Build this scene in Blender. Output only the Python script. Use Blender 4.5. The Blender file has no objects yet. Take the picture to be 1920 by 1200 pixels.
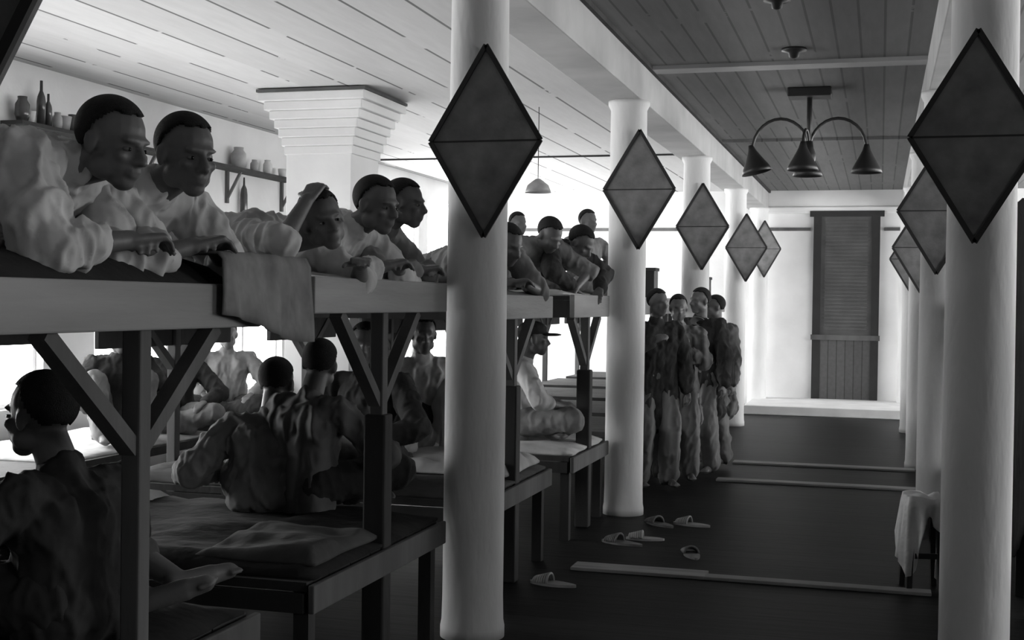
import bpy, bmesh, math, random
from mathutils import Vector, Matrix, Euler, noise
R = math.radians
V = Vector
random.seed(4)
SC = bpy.context.scene
COL = SC.collection

# ------------------------------------------------------------------ camera, daylight, exposure
cam_d = bpy.data.cameras.new('camera'); cam = bpy.data.objects.new('camera', cam_d); COL.objects.link(cam)
cam_d.sensor_width = 36; cam_d.lens = 45; cam_d.clip_start = .05; cam_d.clip_end = 200
cam.location = (0, 0, 1.6)
cam.rotation_euler = (Matrix.Rotation(R(16.04), 4, 'Z') @ Matrix.Rotation(R(90 - .84), 4, 'X') @ Matrix.Rotation(R(.8), 4, 'Z')).to_euler()
SC.camera = cam
W = bpy.data.worlds.new('world'); SC.world = W; W.use_nodes = True
W.node_tree.nodes['Background'].inputs[0].default_value = (1, 1, 1, 1)
W.node_tree.nodes['Background'].inputs[1].default_value = 14.0
SC.view_settings.view_transform = 'Standard'; SC.view_settings.look = 'None'
SC.view_settings.gamma = 1; SC.view_settings.use_curve_mapping = False
SC.view_settings.exposure = 0.1
SC.cycles.max_bounces = 8; SC.cycles.diffuse_bounces = 6

def portal(loc, rot, sx, sy):            # marks a window opening for daylight sampling; gives no light of its own
    l = bpy.data.lights.new('window_daylight', 'AREA'); l.shape = 'RECTANGLE'; l.size = sx; l.size_y = sy
    l.cycles.is_portal = True
    o = bpy.data.objects.new('window_daylight', l); COL.objects.link(o); o.location = loc; o.rotation_euler = rot

XL, XR, YB, YF, HC = -6.5, 5.0, -3.0, 20.8, 3.42     # room: left, right, back, far, ceiling
WIN_L = [(4.6, 6.5, .7, 2.1), (7.0, 8.9, .7, 2.1),
         (9.6, 11.3, .62, 1.5), (11.6, 13.2, .62, 1.5), (13.5, 15.2, .62, 1.5), (15.6, 17.6, .5, 3.0), (18.0, 20.4, .5, 3.1)]
WIN_R_AND_FILL = [(.4, 1.6, 1.7, 2.6), (5.7, 7.9, 1.2, 2.6), (9.3, 11.5, .7, 2.9), (12.0, 14.2, .7, 2.8), (14.8, 17.0, .7, 2.8), (17.6, 20.2, .5, 3.0)]  # first two openings are added, unseen, to light the bunk ends and column fronts
WIN_B = []
for y0, y1, z0, z1 in WIN_L: portal((XL - .02, (y0 + y1) / 2, (z0 + z1) / 2), (0, R(-90), 0), z1 - z0, y1 - y0)
for y0, y1, z0, z1 in WIN_R_AND_FILL: portal((XR + .02, (y0 + y1) / 2, (z0 + z1) / 2), (0, R(90), 0), z1 - z0, y1 - y0)
for x0, x1, z0, z1 in WIN_B: portal(((x0 + x1) / 2, YB - .02, (z0 + z1) / 2), (R(90), 0, 0), x1 - x0, z1 - z0)

# ------------------------------------------------------------------ materials (the photograph is black and white)
def mat(name, g, rough=.85, var=.25, scale=4, bump=.0, bscale=30, stretch=(1, 1, 1), spec=.3):
    m = bpy.data.materials.new(name); m.use_nodes = True; n = m.node_tree.nodes; l = m.node_tree.links
    b = n['Principled BSDF']; b.inputs['Roughness'].default_value = rough; b.inputs['Specular IOR Level'].default_value = spec
    tc = n.new('ShaderNodeTexCoord'); mp = n.new('ShaderNodeMapping'); mp.inputs['Scale'].default_value = stretch
    l.new(tc.outputs['Object'], mp.inputs[0])
    nz = n.new('ShaderNodeTexNoise'); nz.inputs['Scale'].default_value = scale; nz.inputs['Detail'].default_value = 6
    l.new(mp.outputs[0], nz.inputs[0])
    rp = n.new('ShaderNodeValToRGB'); a, c = g * (1 - var), min(1, g * (1 + var))
    rp.color_ramp.elements[0].position = .3; rp.color_ramp.elements[1].position = .7
    rp.color_ramp.elements[0].color = (a, a, a, 1); rp.color_ramp.elements[1].color = (c, c, c, 1)
    l.new(nz.outputs[0], rp.inputs[0]); l.new(rp.outputs[0], b.inputs['Base Color'])
    if bump:
        n2 = n.new('ShaderNodeTexNoise'); n2.inputs['Scale'].default_value = bscale; l.new(mp.outputs[0], n2.inputs[0])
        bp = n.new('ShaderNodeBump'); bp.inputs['Strength'].default_value = bump; bp.inputs['Distance'].default_value = .02
        l.new(n2.outputs[0], bp.inputs['Height']); l.new(bp.outputs[0], b.inputs['Normal'])
    return m

def board_mat(name, g, axis, width, line=.35, thin=.02, rough=.8, var=.2, bump=.4, broken=.5, spec=.3):
    """boards running across the given axis: thin dark seams every `width` metres, each board a little different"""
    m = bpy.data.materials.new(name); m.use_nodes = True; n = m.node_tree.nodes; l = m.node_tree.links
    b = n['Principled BSDF']; b.inputs['Roughness'].default_value = rough; b.inputs['Specular IOR Level'].default_value = spec
    tc = n.new('ShaderNodeTexCoord'); sp = n.new('ShaderNodeSeparateXYZ'); l.new(tc.outputs['Object'], sp.inputs[0])
    def M(op, a, c=None, d=None):
        q = n.new('ShaderNodeMath'); q.operation = op
        for i, t in enumerate((a, c, d)):
            if t is None: continue
            if isinstance(t, (int, float)): q.inputs[i].default_value = t
            else: l.new(t, q.inputs[i])
        return q.outputs[0]
    t = M('DIVIDE', sp.outputs[axis], width); fr = M('FRACT', t); fl = M('FLOOR', t)
    seam = M('LESS_THAN', M('ABSOLUTE', M('SUBTRACT', fr, .5)), .5 - thin)          # 1 on the board, 0 in the seam
    nz = n.new('ShaderNodeTexNoise'); nz.inputs['Scale'].default_value = 1.3; nz.inputs['Detail'].default_value = 5; l.new(tc.outputs['Object'], nz.inputs[0])
    gate = M('GREATER_THAN', nz.outputs[0], broken)                                   # seams fade in and out
    seam2 = M('MAXIMUM', seam, gate)
    wn = n.new('ShaderNodeTexWhiteNoise'); wn.noise_dimensions = '1D'; l.new(fl, wn.inputs['W'])
    mp = n.new('ShaderNodeMapping'); s = [8, 8, 8]; s[1 - axis if axis < 2 else 0] = 1.0; mp.inputs['Scale'].default_value = s
    l.new(tc.outputs['Object'], mp.inputs[0]); n3 = n.new('ShaderNodeTexNoise'); n3.inputs['Scale'].default_value = 2.5; n3.inputs['Detail'].default_value = 8
    l.new(mp.outputs[0], n3.inputs[0])
    v = M('MULTIPLY_ADD', wn.outputs[0], var * g, g * (1 - var))
    v = M('MULTIPLY', v, M('MULTIPLY_ADD', n3.outputs[0], var * 1.6, 1 - var * .8))
    v = M('MULTIPLY', v, M('MULTIPLY_ADD', seam2, 1 - line, line))
    l.new(v, b.inputs['Base Color'])
    bp = n.new('ShaderNodeBump'); bp.inputs['Strength'].default_value = bump; bp.inputs['Distance'].default_value = .01
    l.new(M('ADD', seam2, M('MULTIPLY', n3.outputs[0], .5)), bp.inputs['Height']); l.new(bp.outputs[0], b.inputs['Normal'])
    return m

M = dict(
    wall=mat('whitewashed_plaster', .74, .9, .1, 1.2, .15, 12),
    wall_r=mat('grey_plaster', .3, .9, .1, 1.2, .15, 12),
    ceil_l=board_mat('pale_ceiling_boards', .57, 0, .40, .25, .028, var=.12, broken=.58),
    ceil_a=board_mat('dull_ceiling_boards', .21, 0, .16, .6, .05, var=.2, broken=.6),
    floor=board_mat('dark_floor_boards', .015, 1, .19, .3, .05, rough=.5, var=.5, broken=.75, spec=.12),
    beam=mat('beam_paint', .42, .8, .15, 2, .1, 20),
    column=mat('whitewashed_column', .72, .75, .14, 2.2, .2, 25, (1, 1, .35)),
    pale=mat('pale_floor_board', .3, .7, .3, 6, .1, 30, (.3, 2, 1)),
    step=mat('pale_step', .75, .8, .1, 3),
    sign=mat('dark_sign_board', .19, .6, .35, 7, .15, 40), rim=mat('sign_rim', .035, .6, .2),
    fascia=mat('bunk_timber', .28, .8, .22, 2.5, .2, 18, (1, .3, 3)),
    timber=mat('dark_timber', .04, .75, .3, 4, .2, 22, (1, 1, .3)),
    post=mat('post_timber', .10, .75, .3, 4, .2, 22, (1, 1, .2)),
    door=board_mat('door_boards', .1, 0, .13, .5, .05, var=.25, broken=.75), door2=mat('door_louvre', .085, .7, .2, 3),
    iron=mat('dark_iron', .02, .45, .2, 5, spec=.5),
    mat_d=mat('dark_bedding', .016, .95, .35, 5, .4, 14), mat_l=mat('pale_bedding', .5, .95, .25, 5, .5, 12),
    mat_m=mat('grey_bedding', .08, .95, .3, 5, .5, 12),
    skin=mat('skin', .125, .5, .15, 9, .05, 60, spec=.45), skin2=mat('lighter_skin', .15, .5, .15, 9, .05, 60, spec=.45),
    hair=mat('cropped_hair', .012, .8, .3, 60, .5, 300), eye=mat('eye_white', .16, .2, .02), pupil=mat('pupil', .01, .2, .02),
    shirt=mat('pale_shirt_cloth', .52, .9, .22, 6, .7, 9), shirt_m=mat('grey_shirt_cloth', .2, .9, .3, 7, .7, 10),
    shirt_d=mat('dark_shirt_cloth', .035, .9, .35, 7, .7, 12), white=mat('white_cloth', .75, .9, .1, 8, .7, 14),
    glass=mat('bottle_glass', .06, .15, .3, 5, spec=.6), tin=mat('tin', .35, .4, .2, 9), pot=mat('pale_pottery', .6, .5, .1),
    leather=mat('worn_leather', .16, .6, .3, 20),
)
def stripe(name, a, c, per):
    m = bpy.data.materials.new(name); m.use_nodes = True; n = m.node_tree.nodes; l = m.node_tree.links
    b = n['Principled BSDF']; b.inputs['Roughness'].default_value = .9
    tc = n.new('ShaderNodeTexCoord'); w = n.new('ShaderNodeTexWave'); w.inputs['Scale'].default_value = per; w.inputs['Distortion'].default_value = 2.5
    w.inputs['Detail'].default_value = 2; mp = n.new('ShaderNodeMapping'); mp.inputs['Scale'].default_value = (1, 1, .25)
    l.new(tc.outputs['Object'], mp.inputs[0]); l.new(mp.outputs[0], w.inputs[0])
    rp = n.new('ShaderNodeValToRGB'); rp.color_ramp.elements[0].color = (a, a, a, 1); rp.color_ramp.elements[1].color = (c, c, c, 1)
    l.new(w.outputs[0], rp.inputs[0]); l.new(rp.outputs[0], b.inputs['Base Color'])
    bp = n.new('ShaderNodeBump'); bp.inputs['Strength'].default_value = .6; bp.inputs['Distance'].default_value = .03
    l.new(w.outputs[0], bp.inputs['Height']); l.new(bp.outputs[0], b.inputs['Normal'])
    return m
M['stripe'] = stripe('streaked_shirt_cloth', .10, .17, 3.2)
M['stripe2'] = stripe('streaked_trouser_cloth', .10, .2, 2.4)

# ------------------------------------------------------------------ mesh helpers
class MB:
    def __init__(s): s.v = []; s.f = []
    def add(s, vs, fs):
        k = len(s.v); s.v += [V(p) for p in vs]; s.f += [tuple(i + k for i in f) for f in fs]; return s
    def box(s, x0, x1, y0, y1, z0, z1, m=None):
        vs = [V((x, y, z)) for x in (x0, x1) for y in (y0, y1) for z in (z0, z1)]
        if m: vs = [m @ p for p in vs]
        return s.add(vs, [(0, 1, 3, 2), (4, 6, 7, 5), (0, 4, 5, 1), (2, 3, 7, 6), (0, 2, 6, 4), (1, 5, 7, 3)])
    def bar(s, a, b, w, h, up=(0, 0, 1)):
        a, b = V(a), V(b); d = (b - a); L = d.length; d.normalize(); u = V(up)
        if abs(d.dot(u)) > .98: u = V((0, 1, 0))
        x = d.cross(u).normalized(); z = x.cross(d)
        m = Matrix((x, d, z)).transposed().to_4x4(); m.translation = a
        return s.box(-w / 2, w / 2, 0, L, -h / 2, h / 2, m)
    def tube(s, pts, rad, n=10):
        pts = [V(p) for p in pts]; rings = []; N = len(pts)
        rad = rad if isinstance(rad, (list, tuple)) else [rad] * N
        pd = None
        for i, p in enumerate(pts):
            d = (pts[min(i + 1, N - 1)] - pts[max(i - 1, 0)])
            if d.length < 1e-9: d = pd or V((0, 0, 1))
            d = d.normalized(); pd = d
            if i == 0:
                a = d.cross(V((.3, .2, 1)) if abs(d.z) < .9 else V((1, .1, 0))).normalized()
            else:
                a = (a - d * a.dot(d)).normalized()
            b = d.cross(a)
            rings.append([p + (a * math.cos(t) + b * math.sin(t)) * rad[i] for t in [2 * math.pi * k / n for k in range(n)]])
        vs = [q for r in rings for q in r]; fs = []
        for i in range(N - 1):
            for k in range(n): fs.append((i * n + k, i * n + (k + 1) % n, (i + 1) * n + (k + 1) % n, (i + 1) * n + k))
        fs.append(tuple(range(n))[::-1]); fs.append(tuple((N - 1) * n + k for k in range(n)))
        return s.add(vs, fs)
    def cap(s, a, b, ra, rb, n=14):       # tapered capsule, closed
        a, b = V(a), V(b); d = b - a
        if d.length < 1e-5: d = V((0, 0, 1e-3)); b = a + d
        d = d.normalized(); P = []; Q = []
        for t in (-85, -60, -35, -12): P.append(a + d * ra * math.sin(R(t))); Q.append(ra * math.cos(R(t)))
        for t in (12, 35, 60, 85): P.append(b + d * rb * math.sin(R(t))); Q.append(rb * math.cos(R(t)))
        return s.tube(P, Q, n)
    def ell(s, c, rx, ry, rz, m=None, nu=16, nv=10):
        vs = []; fs = []; c = V(c)
        for j in range(nv + 1):
            t = math.pi * (j + .0) / nv; t = min(max(t, .04), math.pi - .04)
            for k in range(nu):
                p = V((rx * math.sin(t) * math.cos(2 * math.pi * k / nu), ry * math.sin(t) * math.sin(2 * math.pi * k / nu), rz * math.cos(t)))
                vs.append(c + (m @ p if m else p))
        for j in range(nv):
            for k in range(nu): fs.append((j * nu + k, j * nu + (k + 1) % nu, (j + 1) * nu + (k + 1) % nu, (j + 1) * nu + k)[::-1])
        fs.append(tuple(range(nu))); fs.append(tuple(nv * nu + k for k in range(nu))[::-1])
        return s.add(vs, fs)
    def lathe(s, prof, c=(0, 0, 0), n=24):
        c = V(c); vs = []; fs = []; N = len(prof)
        for r, z in prof:
            for k in range(n): vs.append(c + V((max(r, 1e-4) * math.cos(2 * math.pi * k / n), max(r, 1e-4) * math.sin(2 * math.pi * k / n), z)))
        for i in range(N - 1):
            for k in range(n): fs.append((i * n + k, i * n + (k + 1) % n, (i + 1) * n + (k + 1) % n, (i + 1) * n + k))
        fs.append(tuple(range(n))[::-1]); fs.append(tuple((N - 1) * n + k for k in range(n)))
        return s.add(vs, fs)
    def build(s, name, m, parent=None, smooth=False, bevel=0):
        me = bpy.data.meshes.new(name); me.from_pydata([tuple(p) for p in s.v], [], s.f); me.update()
        bm = bmesh.new(); bm.from_mesh(me); bmesh.ops.recalc_face_normals(bm, faces=bm.faces); bm.to_mesh(me); bm.free()
        if smooth:
            for p in me.polygons: p.use_smooth = True
        me.materials.append(m); o = bpy.data.objects.new(name, me); COL.objects.link(o)
        if parent: o.parent = parent
        if bevel:
            b = o.modifiers.new('bevel', 'BEVEL'); b.width = bevel; b.segments = 2; b.limit_method = 'ANGLE'
        return o
def tag(o, label=None, cat=None, group=None, kind=None):
    if label: o['label'] = label
    if cat: o['category'] = cat
    if group: o['group'] = group
    if kind: o['kind'] = kind
    return o
def empty(name, loc, label, cat, group=None, rz=0):
    o = bpy.data.objects.new(name, None); COL.objects.link(o); o.location = loc; o.rotation_euler = (0, 0, rz); o.empty_display_size = .1
    return tag(o, label, cat, group)
def struct(name, mb, m, parent=None, **k):
    o = mb.build(name, m, parent, **k)
    if not parent: o['kind'] = 'structure'
    return o
def label(o, t): o['label'] = t; return o

def cloth_sheet(x0, x1, y0, y1, z, th, amp, seed, nx=26, ny=26, hang=None):
    """rumpled, closed slab of bedding; hang=(side_x, drop): the +x edge falls down over the board"""
    mb = MB(); top = []; N = []
    for i in range(nx + 1):
        for j in range(ny + 1):
            x = x0 + (x1 - x0) * i / nx; y = y0 + (y1 - y0) * j / ny
            e = min(i, nx - i, j, ny - j); r = (0 if e == 0 else .7 if e == 1 else 1)
            h = noise.noise(V((x * 3.1, y * 3.1, seed))) * amp + noise.noise(V((x * 8, y * 8, seed + 9))) * amp * .5 + amp * .6
            dx = noise.noise(V((y * 4, seed, x))) * .02 * (1 if e == 0 else 0)
            top.append(V((x + dx, y + dx, z + (th + max(h, 0)) * r + (.012 if e == 0 else 0))))
    bot = [V((p.x, p.y, z)) for p in top]
    w = ny + 1; F = []; n0 = len(top)
    for i in range(nx):
        for j in range(ny):
            a = i * w + j; F.append((a, a + w, a + w + 1, a + 1)); F.append((n0 + a, n0 + a + 1, n0 + a + w + 1, n0 + a + w))
    for i in range(nx):
        for j in (0, ny): a = i * w + j; F.append((a, a + w, n0 + a + w, n0 + a))
    for j in range(ny):
        for i in (0, nx): a = i * w + j; F.append((a, a + 1, n0 + a + 1, n0 + a))
    mb.add(top + bot, F)
    return mb

# ------------------------------------------------------------------ the room
def wall_grid(axis, pos, th, a0, a1, h1, opens):
    mb = MB(); A = sorted({a0, a1} | {o[0] for o in opens} | {o[1] for o in opens}); Z = sorted({0, h1} | {o[2] for o in opens} | {o[3] for o in opens})
    for i in range(len(A) - 1):
        for j in range(len(Z) - 1):
            am, zm = (A[i] + A[i + 1]) / 2, (Z[j] + Z[j + 1]) / 2
            if any(o[0] < am < o[1] and o[2] < zm < o[3] for o in opens): continue
            if axis == 'x': mb.box(min(pos, pos + th), max(pos, pos + th), A[i], A[i + 1], Z[j], Z[j + 1])
            else: mb.box(A[i], A[i + 1], min(pos, pos + th), max(pos, pos + th), Z[j], Z[j + 1])
    return mb
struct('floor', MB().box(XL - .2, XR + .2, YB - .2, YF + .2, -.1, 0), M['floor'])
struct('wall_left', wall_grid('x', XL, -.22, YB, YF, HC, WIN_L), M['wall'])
struct('wall_right', wall_grid('x', XR, .22, YB, YF, HC, WIN_R_AND_FILL), M['wall_r'])
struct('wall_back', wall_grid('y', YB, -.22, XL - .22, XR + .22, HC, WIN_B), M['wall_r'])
struct('wall_far', wall_grid('y', YF, .22, XL - .22, XR + .22, HC, []), M['wall'])
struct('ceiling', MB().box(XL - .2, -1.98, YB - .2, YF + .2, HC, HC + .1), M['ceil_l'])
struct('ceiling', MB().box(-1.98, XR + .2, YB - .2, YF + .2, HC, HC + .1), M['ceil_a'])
struct('beam_left', MB().box(-2.06, -1.74, YB, YF, 3.12, HC), M['beam'], bevel=.01)
struct('beam_right', MB().box(.3, .62, YB, YF, 3.12, HC), M['beam'], bevel=.01)
# dark bead where the left beam meets the aisle ceiling
struct('trim_1', MB().box(-1.74, -1.71, YB, YF, 3.385, HC), M['timber'])
struct('trim_2', MB().box(-1.74, .3, 9.75, 9.95, 3.39, HC), M['beam'])
struct('trim_3', MB().box(-1.74, .3, 14.3, 14.34, 3.39, HC), M['ceil_a'])
struct('trim_4', MB().box(XL, -2.06, 15.5, 15.53, 3.4, HC), M['timber'])
for x0, x1, i in ((XL, -1.08, 5), (.04, XR, 6)): struct('trim_%d' % i, MB().box(x0, x1, YF - .03, YF, 2.78, 2.83), M['post'])
struct('trim_7', MB().box(-2.0, .5, YF - .06, YF, 3.05, 3.16), M['wall'], bevel=.02)
# raised strips whose pale colour stands in for window light across the floor
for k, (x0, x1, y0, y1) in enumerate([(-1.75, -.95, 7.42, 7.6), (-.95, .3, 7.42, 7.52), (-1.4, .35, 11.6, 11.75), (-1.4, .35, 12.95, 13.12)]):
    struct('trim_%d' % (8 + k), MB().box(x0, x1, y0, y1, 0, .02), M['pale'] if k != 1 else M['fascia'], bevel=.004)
struct('trim_12', MB().box(-1.9, .45, 18.9, YF, 0, .13), M['step'], bevel=.01)
# window frames, left and right walls, the two added fill openings included
for i, (y0, y1, z0, z1) in enumerate(WIN_L + WIN_R_AND_FILL):
    left = i < len(WIN_L); X = XL - .12 if left else XR + .08
    mb = MB()
    for a in (y0, (y0 + y1) / 2 - .02, y1 - .04): mb.box(X, X + .05, a, a + .04, z0, z1)
    for a in (z0, z1 - .04): mb.box(X, X + .05, y0, y1, a, a + .04)
    struct('window_%d' % (i + 1), mb, M['wall'])
# far door: louvred upper leaf and boarded lower leaf in a dark frame
dx0, dx1 = -1.03, -.02
dr = empty('door_1', (0, YF, 0), None, None); dr['kind'] = 'structure'
MB().box(dx0, dx0 + .12, -.07, -.002, .13, 3.02).box(dx1 - .12, dx1, -.07, -.002, .13, 3.02).box(dx0 - .06, dx1 + .06, -.08, -.002, 3.0, 3.09).build('door_frame', M['iron'], dr)
mb = MB().box(dx0 + .12, dx1 - .12, -.035, -.002, 1.14, 3.0)
for k in range(30): mb.box(dx0 + .18, dx1 - .18, -.05, -.03, 1.22 + k * .058, 1.25 + k * .058, None)
mb.build('upper_leaf', M['door2'], dr)
MB().box(dx0 + .12, dx1 - .12, -.055, -.002, .13, 1.06).build('lower_leaf', M['door'], dr)
MB().box(dx0 - .02, dx1 + .02, -.09, -.002, 1.06, 1.14).build('lock_rail', M['post'], dr)

# masonry pier with a corbelled head, left of the bunks
PX0, PX1, PY0, PY1 = -5.05, -4.43, 10.3, 10.92
mb = MB().box(PX0, PX1, PY0, PY1, 0, 2.92)
for k in range(7):
    e = .016 * (k + 1) + .0022 * k * k; mb.box(PX0 - e, PX1 + e, PY0 - e, PY1 + e, 2.86 + k * .075, 2.86 + (k + 1) * .075)
pier = mb.build('masonry_pier', M['wall'], bevel=.008)
tag(pier, 'broad white square pier with stepped head reaching the pale ceiling', 'pier')
MB().box(PX0 - .2, PX1 + .2, PY0 - .2, PY1 + .2, 3.385, 3.41).build('capital_edge', M['post'], pier)

# ------------------------------------------------------------------ columns and diamond boards
CY = [2.08, 5.82, 9.56, 13.3, 17.05, 20.45]
def column(x, y, lab, r=.145):
    mb = MB().lathe([(r * 1.06, 0), (r * 1.06, .05), (r * 1.02, .08), (r, .2), (r * 1.0, 1.2), (r * .97, 2.4), (r * .94, 3.05), (r * 1.08, 3.09), (r * 1.08, 3.12)], (0, 0, 0), 40)
    o = mb.build('round_column', M['column'], smooth=True); o.location = (x, y, 0)
    return tag(o, lab, 'column')
def diamond(x, y, z, lab, w=.53, h=.88, rot=0):
    o = empty('diamond_board', (x, y, z), lab, 'sign', None, rot)
    a, b = w / 2, h / 2; P = [(0, -b), (a, 0), (0, b), (-a, 0)]
    mb = MB(); t = .014; vs = [(px, -t, pz) for px, pz in P] + [(px, t, pz) for px, pz in P]
    mb.add(vs, [(0, 1, 2, 3), (7, 6, 5, 4)] + [(i, i + 4, (i + 1) % 4 + 4, (i + 1) % 4) for i in range(4)]).build('board', M['sign'], o)
    r = MB(); k = .045
    for i in range(4):
        p, q = P[i], P[(i + 1) % 4]; n_ = V((-p[0] - q[0], 0, -p[1] - q[1])).normalized() * .0
        r.bar((p[0], -t - .004, p[1]), (q[0], -t - .004, q[1]), .022, .012, up=(0, 1, 0))
    r.build('rim', M['rim'], o)
    MB().box(-a * .95, a * .95, -t - .003, -t, -.004, .004).build('joint', M['rim'], o)
    return o
lc = ['nearest left of the camera, mostly outside the frame', 'the large near one in the middle of the photo', 'second of the left row, by the standing men', 'behind the group of standing men', 'fourth of the left row, behind the last standing man', 'last of the left row, beside the far wall']
rc = ['', 'the big dark one at the right edge', 'second of the right row, behind the stool', 'third of the right row, beyond the stool', 'fourth of the right row, almost hidden', 'last of the right row, at the far wall']
dz = [2.22, 2.335, 2.44, 2.39, 2.34, 2.47]
for i, y in enumerate(CY):
    x = -1.85
    column(x, y, 'round whitewashed column, ' + lc[i])
    diamond(x + [.24, .09, .12, .09, .16, .1][i], y - .175, dz[i], 'dark diamond board on column, ' + lc[i], .53 if i != 5 else .5, .88 if i else .9)
    if i:
        column(.41, y, 'round column, ' + rc[i])
        if i < 5: diamond(.37, y - .175, (0, 2.31, 2.27, 2.18, 2.2)[i], 'dark diamond board on column, ' + rc[i], .53)

# ------------------------------------------------------------------ ceiling lamps
ch = empty('chandelier', (-.60, 11.05, HC), 'dark iron chandelier with arched arms and bell shades over the aisle', 'lamp')
ch.scale = (1, 1, 1)
MB().box(-.18, .18, -.12, .12, -.075, 0).build('ceiling_plate', M['iron'], ch, bevel=.01)
MB().tube([(0, 0, 0), (0, 0, -.56)], .022, 12).build('stem', M['iron'], ch, smooth=True)
MB().lathe([(.03, -.66), (.055, -.6), (.06, -.55), (.04, -.5), (.03, -.44)], n=16).build('hub', M['iron'], ch, smooth=True)
for k, a in enumerate((186, 4, 95, 262)):
    d = V((math.cos(R(a)), math.sin(R(a)), 0)); L = .47 if k < 2 else .25
    pts = [d * (L / 2 - L / 2 * math.cos(t)) + V((0, 0, -.52 + math.sin(t) * .27 * (1 if k < 2 else .6))) for t in [math.pi * j / 14 for j in range(15)]]
    MB().tube(pts, .013, 8).build('arm', M['iron'], ch, smooth=True)
    e = pts[-1]; s = 1
    o = MB().lathe([(.02, .05), (.035, 0), (.06, -.05), (.115, -.15), (.13, -.19), (.12, -.19), (.05, -.06), (.01, -.02)], (0, 0, 0), 24).build('shade', M['iron'], ch, smooth=True)
    o.location = e
    if k == 0: o.rotation_euler = (0, R(-14), 0)
for y, r in ((7.75, .05), (9.3, .055)):
    o = MB().lathe([(r * 1.6, 0), (r * 1.6, -.02), (r * .7, -.03), (r * .6, -.06), (r * .15, -.07)]).build('ceiling_rose', M['iron'], smooth=True)
    o.location = (-.62, y, HC); tag(o, 'small dark ceiling rose, ' + ('at the top edge of the photo' if y < 8 else 'just in front of the chandelier'), 'ceiling fitting')
pl = empty('pendant_lamp', (-3.1, 11.6, 0), 'hanging dome lamp shade right of the large near column', 'lamp')
MB().tube([(0, 0, HC), (0, 0, 2.74)], .004, 6).build('cord', M['iron'], pl)
MB().lathe([(.02, 2.75), (.05, 2.73), (.1, 2.69), (.125, 2.62), (.12, 2.62), (.09, 2.68), (.01, 2.71)]).build('shade', M['tin'], pl, smooth=True)

# ------------------------------------------------------------------ bunks
DY = [3.0, 4.95, 6.95, 8.85, 10.65, 12.4, 14.25, 16.1, 17.95]
PY = [3.18, 5.0, 7.0, 8.9, 10.6, 12.4, 14.25, 16.1, 17.95]
DW = [1.62, 1.46, 1.5, 1.14, 1.4, 1.45, 1.45, 1.45, 1.45]
TOPS = [(1.505, 1.64), (1.545, 1.68), (1.5, 1.635), (1.495, 1.65), (1.5, 1.65), (1.5, 1.65), (1.5, 1.65), (1.5, 1.65), (1.5, 1.65)]
LOW = .57
bl = ['nearest, under the two big men at the left', 'second from the left, just left of the large column', 'behind the large near column', 'fourth, ending at the second column', 'fifth, behind the second column', 'sixth, behind the standing men', 'seventh, beside the third column', 'eighth, near the far wall', 'ninth and last before the far wall']
def bunk(i, side=-1, lab=''):
    s = side; X0 = 1.95 if s < 0 else .72; X1 = X0 + 2.25
    yc, w = DY[i], DW[i]; y0, y1 = yc - w / 2, yc + w / 2; z0, z1 = TOPS[i]; py = PY[i] - yc
    o = empty('bunk', (s * X0, yc, 0), lab, 'bunk', None)
    def bx(x0, x1, ya, yb, za, zb, mb=None): return (mb or MB()).box(min(s * x0, s * x1), max(s * x0, s * x1), ya, yb, za, zb)
    h = w / 2; L = 2.25
    m = MB()
    for k in range(7): a = -h + .02 + k * (w - .04) / 7; bx(.03, L - .03, a, a + (w - .04) / 7 - .008, z1 - .035, z1 - .01, m)
    m.build('upper_deck', M['timber'], o)
    bx(0, .035, -h, h, z0, z1).build('end_board', M['fascia'], o, bevel=.006)
    bx(L - .035, L, -h, h, z0 - .2, z1).build('end_board', M['timber'], o, bevel=.006)
    bx(.035, L - .035, -h, -h + .03, z0, z1 - .04).build('side_board', M['timber'], o)
    bx(.035, L - .035, h - .03, h, z0, z1 - .04).build('side_board', M['timber'], o)
    for q, xx in enumerate((.0, L - .09)):
        pm = M['post']
        bx(xx + .035, xx + .095, py - .03, py + .03, 0, z0 + .02).build('post', pm, o, bevel=.006)
        for t in (-1, 1):
            MB().bar((s * (xx + .07), py + t * .02, 1.17), (s * (xx + .07), py + t * .43, z0), .045, .05, up=(1, 0, 0)).build('brace', pm, o)
    if i: bx(.015, .115, py - .045, py + .045, 0, 1.12).build('lower_post', M['timber'], o, bevel=.01)
    # lower deck
    m = MB()
    for k in range(7): a = -h + .02 + k * (w - .04) / 7; bx(.03 if k not in (9,) else .2, L - .03, a, a + (w - .04) / 7 - .008, LOW - .035, LOW, m)
    m.build('lower_deck', M['timber'], o)
    bx(-.01, .015, -h, h, LOW - .11, LOW - .005).build('lower_end_board', M['post'], o, bevel=.006)
    bx(.035, L, -h, -h + .03, LOW - .11, LOW - .04).build('lower_side_board', M['timber'], o)
    bx(.035, L, h - .03, h, LOW - .11, LOW - .04).build('lower_side_board', M['timber'], o)
    for yy in (-h + .04, h - .1):
        for xx in (.03, L - .09): bx(xx, xx + .06, yy, yy + .06, 0, LOW - .04).build('leg', M['timber'], o)
    return o
for i in range(9): bunk(i, -1, 'two-tier timber bunk, left row, ' + bl[i])
for i, t in ((2, 'beside the dark near right column'), (3, 'beyond the near right column'), (4, 'by the stool'), (5, 'third from the right column'), (6, 'fourth beyond the right column'), (7, 'farthest of the right row')):
    bunk(i, 1, 'two-tier timber bunk on the right side, ' + t)
# long low platform by the left wall
o = empty('sleeping_platform', (-6.3, 5, 0), 'long low timber platform along the bright left wall', 'platform')
MB().box(0, 1.25, 0, 12, .44, .5).build('platform_top', M['timber'], o)
for k in range(7):
    for x in (.02, 1.17): MB().box(x, x + .06, .05 + k * 1.97, .11 + k * 1.97, 0, .44).build('leg', M['timber'], o)

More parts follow.
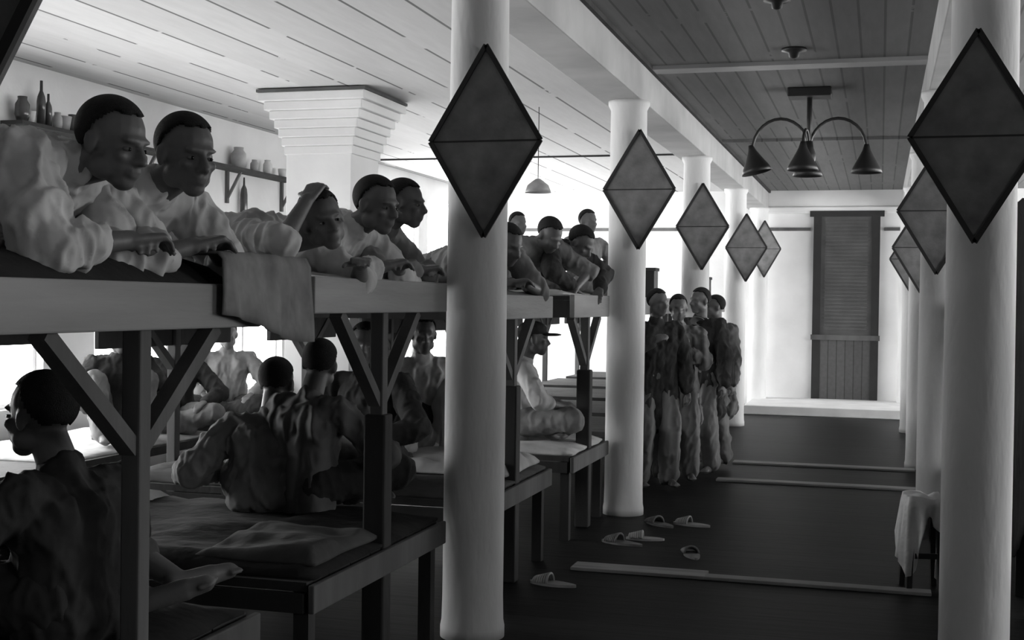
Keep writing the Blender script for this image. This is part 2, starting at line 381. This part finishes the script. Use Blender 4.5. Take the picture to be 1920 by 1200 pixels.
# bedding
def bedding(name, x0, x1, y0, y1, z, th, amp, seed, m, lab, cat, grp=None):
    o = cloth_sheet(x0, x1, y0, y1, z, th, amp, seed).build(name, M[m], None, smooth=True); return tag(o, lab, cat, grp)
bedding('mattress', -4.1, -1.985, 2.22, 3.76, 1.63, .08, .015, 1, 'mat_d', 'dark mattress on the nearest upper bunk, under the two big men', 'mattress')
bedding('mattress', -4.1, -2.0, 4.26, 5.64, 1.67, .02, .02, 2, 'mat_l', 'pale thin mat on the second upper bunk, left of the large column', 'mattress')
bedding('mattress', -4.1, -2.0, 6.24, 7.66, 1.625, .03, .03, 3, 'mat_m', 'grey bedding on the upper bunk right of the large column', 'mattress')
bedding('mattress', -4.1, -2.0, 8.3, 9.4, 1.64, .02, .02, 4, 'mat_l', 'pale mat on the upper bunk ending at the second column', 'mattress')
bedding('mattress', -4.15, -1.97, 2.25, 3.75, LOW, .03, .03, 5, 'mat_d', 'dark bedding on the nearest lower bunk, under the dark profile man', 'mattress')
bedding('mattress', -4.15, -1.97, 4.28, 5.66, LOW, .03, .03, 6, 'mat_d', 'dark bedding on the second lower bunk, under the seated pair', 'mattress')
bedding('mattress', -4.15, -1.97, 6.26, 7.66, LOW, .03, .03, 7, 'mat_m', 'grey bedding on the lower bunk behind the large column', 'mattress')
bedding('mattress', -4.15, -1.97, 8.32, 9.38, LOW, .03, .03, 8, 'mat_l', 'pale bedding on the lower bunk under the man with the visor', 'mattress')
bedding('sleeping_mat', -6.2, -5.1, 7.2, 13.5, .5, .02, .02, 9, 'mat_l', 'long pale mat on the low platform by the left wall', 'mat')
bedding('sheet', -4.1, -3.35, 4.3, 5.6, LOW + .03, .045, .03, 10, 'white', 'bright white sheet at the inner end of the second lower bunk', 'sheet')
bedding('sheet', -2.5, -2.0, 4.35, 4.95, LOW + .035, .03, .04, 12, 'mat_m', 'rumpled grey sheet hanging at the aisle end of the second lower bunk', 'sheet')
bedding('sheet', -2.7, -2.0, 6.9, 7.62, LOW + .04, .05, .05, 13, 'mat_l', 'rumpled pale sheet on the lower bunk right of the large column', 'sheet')

def drape(name, y0, y1, x, ztop, drop, m, lab, cat, back=.25, seed=0, cy=None, axis='x'):
    """cloth laid over the end board and hanging down, with folds"""
    n, k = 28, 22; vs = []; F = []; prof = []
    for j in range(k + 1):
        t = j / k; L = (back + drop) * t
        prof.append((-(back - L), 0) if L < back else (.012, -(L - back)))
    for side in (0, 1):
        for i in range(n + 1):
            y = y0 + (y1 - y0) * i / n
            for j, (px, pz) in enumerate(prof):
                f = noise.noise(V((y * 9, pz * 2, seed))) * .03 + noise.noise(V((y * 22, pz * 4, seed))) * .012; amt = max(0, -pz) / max(drop, .01)
                lower = 1 - .22 * (math.sin((i / n) * math.pi * .9 + seed)) if pz < 0 else 1
                vs.append(V((x + px + (abs(f) * 1.5 * amt if pz < 0 else 0) + (.007 if side else 0), y, ztop + pz * lower + (f * .4 if pz == 0 else 0) + (.007 if side and pz == 0 else 0))))
    w = k + 1; S = (n + 1) * w
    for i in range(n):
        for j in range(k):
            a = i * w + j; F += [(a, a + 1, a + w + 1, a + w), (S + a, S + a + w, S + a + w + 1, S + a + 1)]
    for i in range(n):
        for j in (0, k): a = i * w + j; F.append((a, a + w, S + a + w, S + a))
    for j in range(k):
        for i in (0, n): a = i * w + j; F.append((a, a + 1, S + a + 1, S + a))
    o = MB().add(vs, F).build(name, M[m], None, smooth=True)
    return tag(o, lab, cat)
drape('blanket', 3.5, 4.12, -1.94, 1.735, .235, 'shirt_m', 'grey blanket hanging over the right end of the nearest upper bunk', 'blanket', back=.35, seed=2)

# ------------------------------------------------------------------ people
def ik(a, t, l1, l2, pole):
    a, t, pole = V(a), V(t), V(pole); d = t - a; D = min(d.length, (l1 + l2) * .995); d = d.normalized() if d.length > 1e-6 else V((0, 0, -1))
    x = (l1 * l1 - l2 * l2 + D * D) / (2 * D); h = math.sqrt(max(l1 * l1 - x * x, 0))
    p = pole - d * pole.dot(d); p = p.normalized() if p.length > 1e-6 else V((0, 1, 0))
    return a + d * x + p * h, a + d * D
def head_mesh(mb, c, m, s=1):
    e = lambda x, y, z, rx, ry, rz: mb.ell(V(c) + m @ (V((x, y, z)) * s), rx * s, ry * s, rz * s, m)
    e(0, -.012, .032, .076, .096, .086)      # skull
    e(0, .03, -.035, .060, .062, .070)       # face
    e(0, .052, -.088, .034, .032, .028)      # chin
    e(.04, .01, -.06, .03, .045, .035); e(-.04, .01, -.06, .03, .045, .035)   # jaw corners
    e(0, .076, .022, .052, .018, .012)       # brow
    e(.04, .066, -.022, .020, .016, .016); e(-.04, .066, -.022, .020, .016, .016)  # cheeks
    mb.cap(V(c) + m @ (V((0, .086, .010)) * s), V(c) + m @ (V((0, .108, -.030)) * s), .009 * s, .014 * s)
    e(.013, .097, -.034, .010, .010, .008); e(-.013, .097, -.034, .010, .010, .008)
    e(0, .088, -.056, .025, .011, .007); e(0, .085, -.070, .023, .011, .008)   # lips
    for t in (-1, 1):
        e(t * .079, -.008, -.005, .010, .020, .032)
        e(t * .084, -.016, .004, .007, .012, .022)
def hand_mesh(mb, w, d, n, curl, side, s=1):
    """w wrist, d direction of the fingers, n back-of-hand normal; curl 0..1"""
    w, d = V(w), V(d).normalized(); n = V(n); n = (n - d * n.dot(d)).normalized(); r = d.cross(n) * side
    for k, (o, L, rad) in enumerate(((-.030, .062, .0085), (-.010, .072, .0092), (.011, .067, .0088), (.031, .052, .0078))):
        kn = w + d * (.088 - .004 * abs(k - 1.3)) * s + r * o * s
        mb.cap(w + r * o * .6 * s, kn, .014 * s, .0125 * s)
        a1 = curl * R(55) + R(4 * k); a2 = a1 + curl * R(60) + R(8)
        p = kn + (d * math.cos(a1) - n * math.sin(a1)) * L * .5 * s
        q = p + (d * math.cos(a2) - n * math.sin(a2)) * L * .52 * s
        mb.cap(kn, p, rad * 1.1 * s, rad * s, 10); mb.cap(p, q, rad * s, rad * .85 * s, 10)
    b = w + d * .02 * s - r * .024 * s
    p = b + (d * .62 - r * .72 - n * .25).normalized() * .045 * s; q = p + (d * .9 - r * .25 - n * .35 * (1 + curl)).normalized() * .034 * s
    mb.cap(w - r * .01 * s, b, .017 * s, .015 * s); mb.cap(b, p, .0145 * s, .011 * s, 10); mb.cap(p, q, .0105 * s, .009 * s, 10)
def soft(o, vox, it=3, disp=0, sc=.12, seed=0):
    r = o.modifiers.new('remesh', 'REMESH'); r.mode = 'VOXEL'; r.voxel_size = vox; r.use_smooth_shade = True
    s = o.modifiers.new('smooth', 'SMOOTH'); s.factor = .5; s.iterations = it
    if disp:
        t = bpy.data.textures.new('folds', 'CLOUDS'); t.noise_scale = sc; t.noise_depth = 2
        d = o.modifiers.new('folds', 'DISPLACE'); d.texture = t; d.strength = disp; d.mid_level = .5; d.texture_coords = 'LOCAL'
        s = o.modifiers.new('smooth2', 'SMOOTH'); s.factor = .5; s.iterations = 1
def folds(o, amp, seed, vert=1.0):
    """turn the modifiers into a real mesh and press cloth folds into it: long soft ridges that hang or pull along the limb"""
    dg = bpy.context.evaluated_depsgraph_get(); me = bpy.data.meshes.new_from_object(o.evaluated_get(dg)); o.modifiers.clear()
    old = o.data; o.data = me; bpy.data.meshes.remove(old); me.name = o.name
    nv = [v.normal.copy() for v in me.vertices]; sx = V((seed * 3.1, seed * 1.7, seed))
    for v, n in zip(me.vertices, nv):
        p = v.co; q = V((p.x * 13 + p.z * 2.5, p.y * 13 - p.z * 2, p.z * (4.5 if vert else 12))) + sx
        a = noise.noise(q); b = noise.noise(V((p.x * 7, p.y * 7, p.z * 11)) - sx); a2 = noise.noise(V((p.x * 26 - p.y * 6, p.y * 24, p.z * 13 + p.x * 8)) + sx)
        v.co = p + n * amp * max(-.2, (1.15 - abs(a) * 3.0) + b * 1.1 - abs(a2) * 1.5)
    for p in me.polygons: p.use_smooth = True
    m = o.modifiers.new('smooth', 'SMOOTH'); m.factor = .5; m.iterations = 1
SEED = [0]
def person(lab, loc, yaw, pelvis, chest, head, look=(0, 0, 0), twist=0, hands=None, feet=None, shirt='shirt', pants='shirt_m', skin='skin',
           sleeve=.55, vox=.009, s=1.0, grp=None, eyes=False, curl=(.45, .45), hairlen=.006, handn=None, baggy=1.0, hat=None, legs_cover=1.0, low=.05, handd=None):
    pelvis, chest, head = V(pelvis), V(chest), V(head)
    sp = (chest - pelvis); rt = Matrix.Rotation(R(twist), 3, 'Z') @ V((1, 0, 0)); rp = V((1, 0, 0))
    hm = (Euler((R(look[1]), 0, R(look[0])), 'XYZ').to_matrix() @ Matrix.Rotation(R(look[2]), 3, 'Y'))
    sn = sp.normalized()
    # ---- joints
    sh = [chest + rt * .185 * t * s - sn * .03 for t in (-1, 1)]; hp = [pelvis + rp * .095 * t * s for t in (-1, 1)]
    arms = []; legs = []
    for k in (0, 1): el, wr = ik(sh[k], hands[k][0], .285 * s, .25 * s, hands[k][1]); arms.append((sh[k], el, wr))
    for k in (0, 1): kn, an = ik(hp[k], feet[k][0], .43 * s, .42 * s, feet[k][1]); legs.append((hp[k], kn, an, V(feet[k][2]) if len(feet[k]) > 2 else V((0, 1, -.1))))
    b = MB()
    head_mesh(b, head, hm, s)
    b.cap(chest - sn * .02, head + hm @ V((0, -.03, -.05)) * s, .062 * s, .054 * s)
    def torso(mb, g=0.0, top=1.0, low=0):
        for t in (-1, 0, 1):
            mid = pelvis.lerp(chest, .5)
            mb.cap(pelvis + rp * (.075 + max(0, low - .1) * .25) * t * s - sn * low, mid + (rp + rt).normalized() * .062 * t * s, (.098 + g) * s, (.092 + g) * s)
            mb.cap(mid + (rp + rt).normalized() * .062 * t * s, chest + rt * .082 * t * s - sn * .10 * s, (.092 + g) * s, (.103 + g) * s)
        mb.cap(sh[0] * .72 + sh[1] * .28 - sn * .02, sh[0] * .28 + sh[1] * .72 - sn * .02, (.07 + g) * s, (.07 + g) * s)
        mb.cap(sh[0], sh[1], (.055 + g) * s, (.055 + g) * s)
    torso(b)
    for k, (a, e, w) in enumerate(arms):
        b.cap(a, e, .054 * s, .040 * s); b.cap(e, w, .041 * s, .026 * s); b.ell(a, .058 * s, .058 * s, .058 * s)
        d = V(handd[k]) if handd and handd[k] else (w - e); nn = (handn[k] if handn else V((0, 0, 1)))
        hand_mesh(b, w, d, nn, curl[k], -1 if k == 0 else 1, s)
    for k, (a, e, w, f) in enumerate(legs):
        b.cap(a, e, .085 * s, .056 * s); b.cap(e, e.lerp(w, .45), .056 * s, .055 * s); b.cap(e.lerp(w, .4), w, .054 * s, .034 * s)
        f = f.normalized(); b.cap(w - f * .03 * s, w + f * .1 * s, .036 * s, .036 * s); b.cap(w + f * .08 * s, w + f * .165 * s, .036 * s, .028 * s)
        sd = f.cross(V((0, 0, 1))); sd = sd.normalized() if sd.length > .2 else V((1, 0, 0))
        for j in range(5): q = w + f * (.165 - abs(j - (1 if k else 3)) * .006) * s + sd * (j - 2) * .017 * s; b.cap(q, q + f * .032 * s, .011 * s, .009 * s, 8)
    body = b.build('person', M[skin], smooth=True); body.location = loc; body.rotation_euler = (0, 0, R(yaw)); soft(body, vox, 2)
    tag(body, lab, 'person', grp)
    # ---- hair
    h = MB(); c = head + hm @ (V((0, -.020, .040)) * s); n0 = 20; vs = []
    g = hairlen
    h.ell(c, (.077 + g) * s, (.097 + g) * s, (.086 + g) * s, hm, 64, 44)
    P = []; Fs = []
    keep = []
    for i, p in enumerate(h.v):
        q = hm.transposed() @ (p - c)
        u = q.y / s; t = min(1, max(0, (u + .045) / .10)); t = t * t * (3 - 2 * t); keep.append(q.z / s > -.062 + .110 * t + .004 * math.sin(q.x / s * 150))
    h.f = [f for f in h.f if all(keep[i] for i in f)]
    ho = h.build('hair', M['hair'], body, smooth=True)
    sm = ho.modifiers.new('solid', 'SOLIDIFY'); sm.thickness = .012 * s; sm.offset = -1
    if eyes:
        for t in (-1, 1):
            c = head + hm @ (V((t * .031, .0735, -.002)) * s); eo = MB().ell((0, 0, 0), .0115 * s, .0125 * s, .006 * s, hm).build('eye', M['eye'], body, smooth=True); eo.location = c
            pu = MB().ell(hm @ V((0, .0095 * s, 0)), .0055 * s, .0045 * s, .0055 * s, hm).build('pupil', M['pupil'], eo, smooth=True)
    # ---- clothes
    if shirt:
        c = MB(); torso(c, .016 + .008 * (baggy - 1), low=low)
        c.cap(chest - sn * .03, chest + (head - chest) * .18, .075 * s, .066 * s)
        for a, e, w in arms:
            c.ell(a, .072 * s, .072 * s, .072 * s)
            end = a.lerp(e, min(1, sleeve * 2)) if sleeve <= .5 else e
            c.cap(a, end, (.066 + .006 * baggy) * s, (.056 + .012 * baggy) * s)
            if sleeve > .5: c.cap(e, e.lerp(w, (sleeve - .5) * 2), (.056 + .008 * baggy) * s, (.040 + .012 * baggy) * s)
        co = c.build('shirt', M[shirt], body, smooth=True); soft(co, max(vox, .008), 3); SEED[0] += 1; folds(co, .011 * baggy, SEED[0])
    if pants:
        c = MB()
        for t in (-1, 0, 1): c.cap(pelvis + rp * .07 * t * s, pelvis.lerp(chest, .15) + rp * .065 * t * s, .106 * s, .100 * s)
        for a, e, w, f in legs:
            c.cap(a, e, (.1 + .006 * baggy) * s, (.074 + .012 * baggy) * s)
            if legs_cover > .5: c.cap(e, e.lerp(w, (legs_cover - .5) * 1.8), (.074 + .012 * baggy) * s, (.058 + .02 * baggy) * s)
        co = c.build('trousers', M[pants], body, smooth=True); soft(co, max(vox, .008), 3); folds(co, .008 * baggy, SEED[0] + .5)
    if hat:
        c = MB(); q = head + hm @ (V((0, -.015, .07)) * s)
        c.ell(q, .088 * s, .108 * s, .065 * s, hm); c.ell(q + hm @ V((0, .13, -.035)) * s, .07 * s, .085 * s, .012 * s, hm)
        soft(c.build('cap', M['shirt_d'], body, smooth=True), .008, 2)
    return body
UP = V((0, 0, 1))
# lying on the front at a bunk's aisle end, propped on the elbows (faces local +Y, chest over the mat)
def prone(lab, x, y, z, yaw, hh=.29, hfwd=.06, look=(0, 0, 0), hl=None, hr=None, sh=.24, **k):
    hl = hl or ((-.065, .13, .035), (-1, .1, -.8)); hr = hr or ((.07, .15, .04), (1, .1, -.8))
    return person(lab, (x, y, z), yaw, (0, -.50, .125), (0, -.08, sh), (0, hfwd, hh), look, 0, (hl, hr),
                  (((-.14, -1.34, .06), (0, 0, -1), (0, -1, -.15)), ((.14, -1.34, .06), (0, 0, -1), (0, -1, -.15))), **k)
prone('man with shaved head leaning at far left of the top bunk', -2.14, 3.15, 1.715, -84, .31, .06, (-14, -12, 0), sh=.25, sleeve=.75, vox=.0065, eyes=True, shirt='shirt', s=1.05, baggy=1.6, pants='shirt')
prone('man with lit forehead, second from left on the top bunk, looking out', -2.14, 3.54, 1.715, -96, .32, .07, (-22, -8, 0), sh=.20, sleeve=.75, vox=.0065, eyes=True, shirt='shirt', s=1.05, baggy=1.5, pants='shirt')
prone('man lying on the top bunk with one hand to his temple', -2.16, 4.54, 1.70, -100, .20, .10, (-34, -4, 16), sh=.12, sleeve=.5, vox=.0075, eyes=True, shirt='shirt', pants='shirt',
      hr=((.13, .12, .27), (1, .6, -.7)), hl=((-.02, .26, .03), (-1, .2, -.7)), curl=(.3, .4), s=.98)
prone('man with dark round head in pale shirt, behind the man holding his temple', -2.14, 5.13, 1.70, -100, .30, .06, (-10, -8, 0), sh=.19, sleeve=.85, vox=.0075, eyes=True, shirt='shirt', s=1.02)
prone('man at the right end of the second top bunk, next to the large column', -2.15, 5.54, 1.70, -92, .34, .04, (0, -4, 0), sh=.21, sleeve=.9, vox=.0075, eyes=True, shirt='shirt_m', s=.93)
# top bunks right of the large column
prone('dark haired man leaning down on the top bunk just right of the large column', -2.15, 7.26, 1.67, -118, .26, .04, (0, -22, 0), sh=.22, sleeve=.5, vox=.009, shirt='shirt_m')
def sit(lab, x, y, z, yaw, lean=8, slump=0, look=(0, 0, 0), knee_up=False, hl=None, hr=None, s=1, dangle=False, **k):
    a = R(lean); L = .47 * s; ch = V((0, math.sin(a) * L, .12 + math.cos(a) * L - slump)); hd = ch + V((0, .06 + slump * .3, .182 * s))
    if dangle: ft = (((-.12, .5, -.36), (0, 1, .4)), ((.14, .5, -.36), (0, 1, .4)))
    elif knee_up: ft = (((-.13, .40, .06), (-.15, .2, 1)), ((.15, .42, .06), (.2, .2, 1)))
    else: ft = (((.12, .26, .06), (-1, .35, .25), (1, .4, -.1)), ((-.12, .32, .06), (1, .35, .25), (-1, .4, -.1)))
    hl = hl or ((-.20, .33, .24), (-1, -.4, -.3)); hr = hr or ((.20, .33, .24), (1, -.4, -.3))
    return person(lab, (x, y, z), yaw, (0, 0, .12), ch, hd, look, 0, (hl, hr), ft, s=s, **k)
prone('crouching man on the top bunk, middle of the group by the second column', -2.25, 8.68, 1.66, -124, .40, .03, (0, -34, 0), sh=.33, sleeve=.5, vox=.009, shirt='shirt_m', hl=((-.16, .12, .03), (-1, .1, .1)), hr=((.18, .10, .03), (1, .1, .1)))
prone('man with bowed dark head on the top bunk, nearest the second column', -2.12, 8.98, 1.66, -106, .36, .05, (0, -36, 0), sh=.32, sleeve=.9, vox=.009, shirt='shirt_d', hl=((-.16, .12, .03), (-1, .1, .1)), hr=((.18, .10, .03), (1, .1, .1)))
sit('small far man sitting up between the dark haired man and the crouching one', -3.58, 12.4, 1.62, -130, 6, .02, shirt='shirt_m', vox=.012)
sit('small far man whose head shows just above the crouching man', -2.85, 12.4, 1.62, -130, 4, .0, shirt='shirt_m', vox=.012)
# lower bunks
sit('dark man in profile at the lower left edge, facing the wall', -2.21, 3.17, LOW + .05, 80, 3, .17, (4, 0, 0), shirt='shirt_d', sleeve=.95, pants='shirt_d', vox=.0075, s=1.04, eyes=True)
sit('man with shaved head seated with his back turned, in a pale grey shirt', -2.74, 5.42, LOW + .05, 12, 8, .20, (-12, -6, 0), shirt='shirt_m', sleeve=.95, pants='shirt_m', s=1.0, baggy=1.3, hl=((-.27, .16, .15), (-.5, -1, -.2)))
sit('man in a dark streaked shirt, his head touching his neighbour\'s, back turned', -2.57, 5.44, LOW + .05, -14, 5, .09, (18, 0, 6), shirt='stripe', sleeve=.95, pants='shirt_d', s=.98, baggy=1.2)
sit('man leaning in from the right, his head touching the streaked shirt man\'s', -2.64, 6.5, LOW + .05, 170, 5, .04, (30, 0, -4), shirt='shirt_d', sleeve=.95, pants='shirt_d', s=1.0)
sit('man whose face shows between the touching heads and the second bunk post', -3.1, 7.4, LOW + .05, -140, 6, .12, (0, 0, 0), shirt='shirt_d', sleeve=.95, pants='shirt_m')
sit('distant man seated upright against the bright wall, above the white sheet', -5.5, 10.1, .53, -150, 3, .03, (0, -8, 0), False, shirt='shirt_m', sleeve=.9, vox=.011, pants='shirt_d')
sit('distant hunched man seen under the nearest bunk, left of its right brace', -5.45, 9.1, .53, -140, 8, .05, (0, -10, 0), False, shirt='shirt_d', sleeve=.9, vox=.011, pants='shirt_m')
sit('distant man seen just left of the nearest bunk post', -5.45, 8.35, .53, -140, 8, .0, (0, -10, 0), True, shirt='shirt_d', sleeve=.9, vox=.011, pants='shirt_m')
sit('slim man sitting upright with bare arms, left of the large column on the lower bunk', -2.78, 7.6, LOW + .04, -150, 2, .0, (0, -5, 0), True, shirt='shirt', sleeve=.35, vox=.009, pants='shirt', hr=((.22, .42, .25), (1, .2, -.3)))
sit('man in profile with a visor cap and pale shirt, seated right of the large column', -2.5, 8.82, LOW + .05, -72, 6, .06, (0, 0, 0), False, shirt='shirt', sleeve=.7, vox=.009, pants='shirt_m', hat=True)
# lying man whose legs reach the aisle end of the nearest lower bunk
person('lying man at the bottom left edge, only legs and bare feet visible', (-2.97, 3.56, LOW + .05), -90, (0, 0, .12), (0, -.48, .11), (0, -.72, .14), (0, 78, 0), 0,
       (((-.3, -.05, .06), (-1, 0, .2)), ((.3, -.05, .06), (1, 0, .2))), (((-.14, .80, .05), (-.3, 0, 1), (-.75, .6, .12)), ((.10, .84, .05), (0, .0, 1), (-.5, .8, .25))),
       shirt='shirt_m', pants='mat_m', vox=.0075, legs_cover=.8, skin='skin2')
# standing men
def stand(lab, x, y, yaw, look=(0, 0, 0), lean=2, s=1.0, hl=None, hr=None, fd=(.13, .02), **k):
    p = V((0, 0, .92 * s)); ch = p + V((0, math.sin(R(lean)) * .5, .5 * s)); hd = ch + V((0, .03 + math.sin(R(lean)) * .1, .205 * s))
    hl = hl or ((-.27, .08, .86 * s), (-1, -.6, 0)); hr = hr or ((.27, .08, .86 * s), (1, -.6, 0))
    return person(lab, (x, y, 0), yaw, p, ch, hd, look, 0, (hl, hr), (((-fd[0], fd[1], .085 * s), (0, 1, 0)), ((fd[0], -fd[1], .085 * s), (0, 1, 0))), s=s, handn=(V((-1, 0, 0)), V((1, 0, 0))), **k)
ST = dict(vox=.011, pants='stripe2', baggy=1.45, low=.3)
stand('standing man closest to the second column, half turned, loose grey clothes', -1.84, 10.85, -150, (20, 0, 0), s=.985, shirt='shirt_d', sleeve=.95, hr=((.12, .25, 1.28), (1, -.2, -.8)), **ST)
stand('standing man in the middle of the aisle group, hands folded at the chest', -1.73, 11.35, -165, (0, -4, 0), s=.96, shirt='stripe', sleeve=.95, hl=((-.02, .22, 1.2), (-1, -.2, -.8)), hr=((.05, .24, 1.24), (1, -.2, -.8)), **ST)
stand('standing man with a dark cap of hair, one hand raised to his mouth', -1.60, 11.95, 165, (-25, 0, 0), s=1.0, shirt='shirt_d', sleeve=.95, hr=((.05, .18, 1.42), (1, .1, -.6)), **ST)
stand('standing man farthest right in the aisle group, beside the third diamond column', -1.54, 12.65, 150, (-30, 0, 0), s=.965, shirt='stripe', sleeve=.95, hr=((.1, .3, 1.3), (1, -.2, -.8)), **ST)

# ------------------------------------------------------------------ small things
# shelf on the left wall with bottles
sh = empty('wall_shelf', (XL, 8.35, 2.92), 'long dark narrow shelf with brackets on the bright left wall', 'shelf')
MB().box(0, .2, 0, 4.85, -.02, .01).build('shelf_board', M['timber'], sh)
for y in (.1, 1.9, 3.5, 4.75): MB().box(.0, .03, y, y + .04, -.35, -.02).bar((.02, y + .02, -.3), (.17, y + .02, -.03), .025, .025).build('bracket', M['post'], sh)
SHZ = 2.93
def bottle(kind, x, y, z, h, lab, m, r=.035):
    if kind == 'bottle': pr = [(r, 0), (r, h * .55), (r * .85, h * .65), (r * .35, h * .78), (r * .32, h), (r * .2, h)]
    elif kind == 'jar': pr = [(r * .8, 0), (r * 1.15, h * .3), (r * 1.1, h * .7), (r * .7, h * .88), (r * .75, h), (r * .55, h)]
    else: pr = [(r * .8, 0), (r * 1.2, h), (r * 1.15, h), (r * .7, .01)]
    o = MB().lathe(pr, n=16).build(kind, M[m], smooth=True); o.location = (x, y, z); return tag(o, lab, kind, 'things on the wall shelf')
bottle('jar', XL + .1, 8.48, SHZ, .2, 'dark squat jar at the left end of the wall shelf', 'glass', .05)
bottle('bottle', XL + .1, 8.71, SHZ, .36, 'tallest dark bottle on the left part of the wall shelf', 'glass', .035)
bottle('bottle', XL + .1, 8.8, SHZ, .27, 'dark bottle right beside the tallest one', 'glass', .03)
bottle('cup', XL + .1, 8.58, SHZ, .1, 'pale cup between the dark jar and the tallest bottle', 'pot', .035)
bottle('jar', XL + .1, 8.92, SHZ, .14, 'small tin jar right of the two dark bottles', 'tin', .035)
bottle('cup', XL + .1, 9.01, SHZ, .12, 'grey cup left of the low dark pot on the wall shelf', 'tin', .05)
bottle('jar', XL + .1, 9.12, SHZ, .15, 'dark low pot just left of the first man\'s head', 'glass', .05)
bottle('jar', XL + .1, 11.95, SHZ, .22, 'round pale jar on the wall shelf, right of the second man\'s head', 'tin', .07)
bottle('jar', XL + .1, 12.3, SHZ, .13, 'small tin jar in the middle of the right shelf part', 'tin', .04)
bottle('jar', XL + .1, 12.6, SHZ, .16, 'pale jar on the right shelf part, near its end', 'pot', .045)
bottle('cup', XL + .1, 12.95, SHZ, .10, 'small cup at the right end of the wall shelf', 'pot', .04)
o = MB().lathe([(.03, 0), (.04, .03), (.038, .3), (.03, .36), (.012, .4), (.008, .48)], n=14).build('hanging_flask', M['glass'], smooth=True)
o.location = (XL + .06, 12.15, 2.38); tag(o, 'dark narrow flask hanging below the right part of the wall shelf', 'flask')

# boxes on far upper bunks
for k, (y, t) in enumerate(((11.9, 'over the first standing man'), (15.85, 'over the last standing man'))):
    o = empty('upright_box', (-2.12, y, 1.65), 'dark upright box on a far upper bunk, ' + t, 'box')
    MB().box(-.1, .1, -.1, .1, 0, .27).build('box_body', M['iron'], o, bevel=.01); MB().box(-.11, .11, -.11, .11, .25, .28).build('lid', M['timber'], o)

# stool with a white cloth by the second right column
st = empty('stool', (.25, 7.62, 0), 'small dark wooden stool under a white cloth, by the right column', 'stool', rz=R(12))
MB().box(-.09, .09, -.09, .09, .47, .5).build('seat', M['timber'], st, bevel=.006)
for a in (-1, 1):
    for b in (-1, 1): MB().bar((a * .07, b * .07, .47), (a * .09, b * .09, 0), .03, .03).build('leg', M['timber'], st)
MB().bar((-.08, -.08, .2), (.08, -.08, .2), .02, .03).build('stretcher', M['timber'], st)
def cloth_heap():
    mb = MB(); n, k = 56, 18; vs = []; F = []
    for side in (0, 1):
        for j in range(k + 1):
            t = j / k
            for i in range(n):
                a = 2 * math.pi * i / n; f = math.sin(a * 7 + 1) * .5 + math.sin(a * 13) * .3
                sq = 1 / max(abs(math.cos(a)), abs(math.sin(a))) ** .8
                if t < .45: r = .095 * sq * t / .45; z = .505 + noise.noise(V((r * 14 * math.cos(a), r * 14 * math.sin(a), 2))) * .03 + .02
                else:
                    u = (t - .45) / .55; L = .24 + .15 * math.sin(a * 2 + .6) + .07 * math.sin(a * 5); r = .095 * sq + .012 + u * (.01 + .06 * f); z = .50 - u * L
                r += .006 * side; z += .006 * side * (t < .45)
                vs.append(V((r * math.cos(a), r * math.sin(a), z)))
    S = (k + 1) * n
    for j in range(k):
        for i in range(n):
            a, b = j * n + i, j * n + (i + 1) % n
            F += [(a, b, b + n, a + n), (S + a, S + a + n, S + b + n, S + b)]
    for i in range(n): a, b = k * n + i, k * n + (i + 1) % n; F.append((a, b, S + b, S + a))
    return mb.add(vs, F)
o = cloth_heap().build('cloth', M['white'], smooth=True); o.location = (.25, 7.62, 0); o.rotation_euler = (0, 0, R(12))
tag(o, 'crumpled white cloth hanging in folds over the stool', 'cloth')
drape('hanging_blanket', 6.3, 7.9, .66, 2.12, 1.5, 'mat_d', 'dark blanket hanging at the right edge of the photo, behind the near column', 'blanket', back=.02, seed=3)
# slippers and oddments on the floor
def slipper(x, y, rz, lab, m='leather', s=1):
    o = empty('slipper', (x, y, 0), lab, 'slipper', None, R(rz))
    n = 20; vs = []
    out = [(.048 * s * (1 - .25 * math.cos(a) ** 2 + .12 * math.cos(a)) * math.sin(a), .13 * s * math.cos(a)) for a in [2 * math.pi * i / n for i in range(n)]]
    mb = MB(); mb.add([(p, q, 0) for p, q in out] + [(p, q, .015) for p, q in out], [tuple(range(n)), tuple(range(2 * n - 1, n - 1, -1))] + [(i, (i + 1) % n, n + (i + 1) % n, n + i) for i in range(n)]).build('sole', M[m], o)
    t = MB(); pts = []
    for j in range(7):
        yy = .02 + j * .014
        t.tube([(.046 * s * math.cos(a), yy, .014 + .045 * s * math.sin(a) * (1 - j * .09)) for a in [math.pi * q / 10 for q in range(11)]], .008, 6)
    t.build('upper', M[m], o, smooth=True)
slipper(-1.62, 8.35, 70, 'grey slipper on the floor in front of the fourth bunk', 'leather', 1.2)
slipper(-1.50, 8.55, 95, 'grey slipper farther back in front of the fourth bunk', 'tin')
slipper(-1.50, 9.15, 50, 'slipper by the foot of the second column, left of its pair', 'leather', 1.1)
slipper(-1.28, 9.22, 75, 'slipper by the foot of the second column, right of its pair', 'tin', 1.1)
slipper(-1.12, 8.1, 20, 'dark slipper lying alone in the aisle', 'leather')
slipper(-1.75, 7.0, 80, 'pale slipper under the bunk edge right of the large column', 'tin', 1.1)
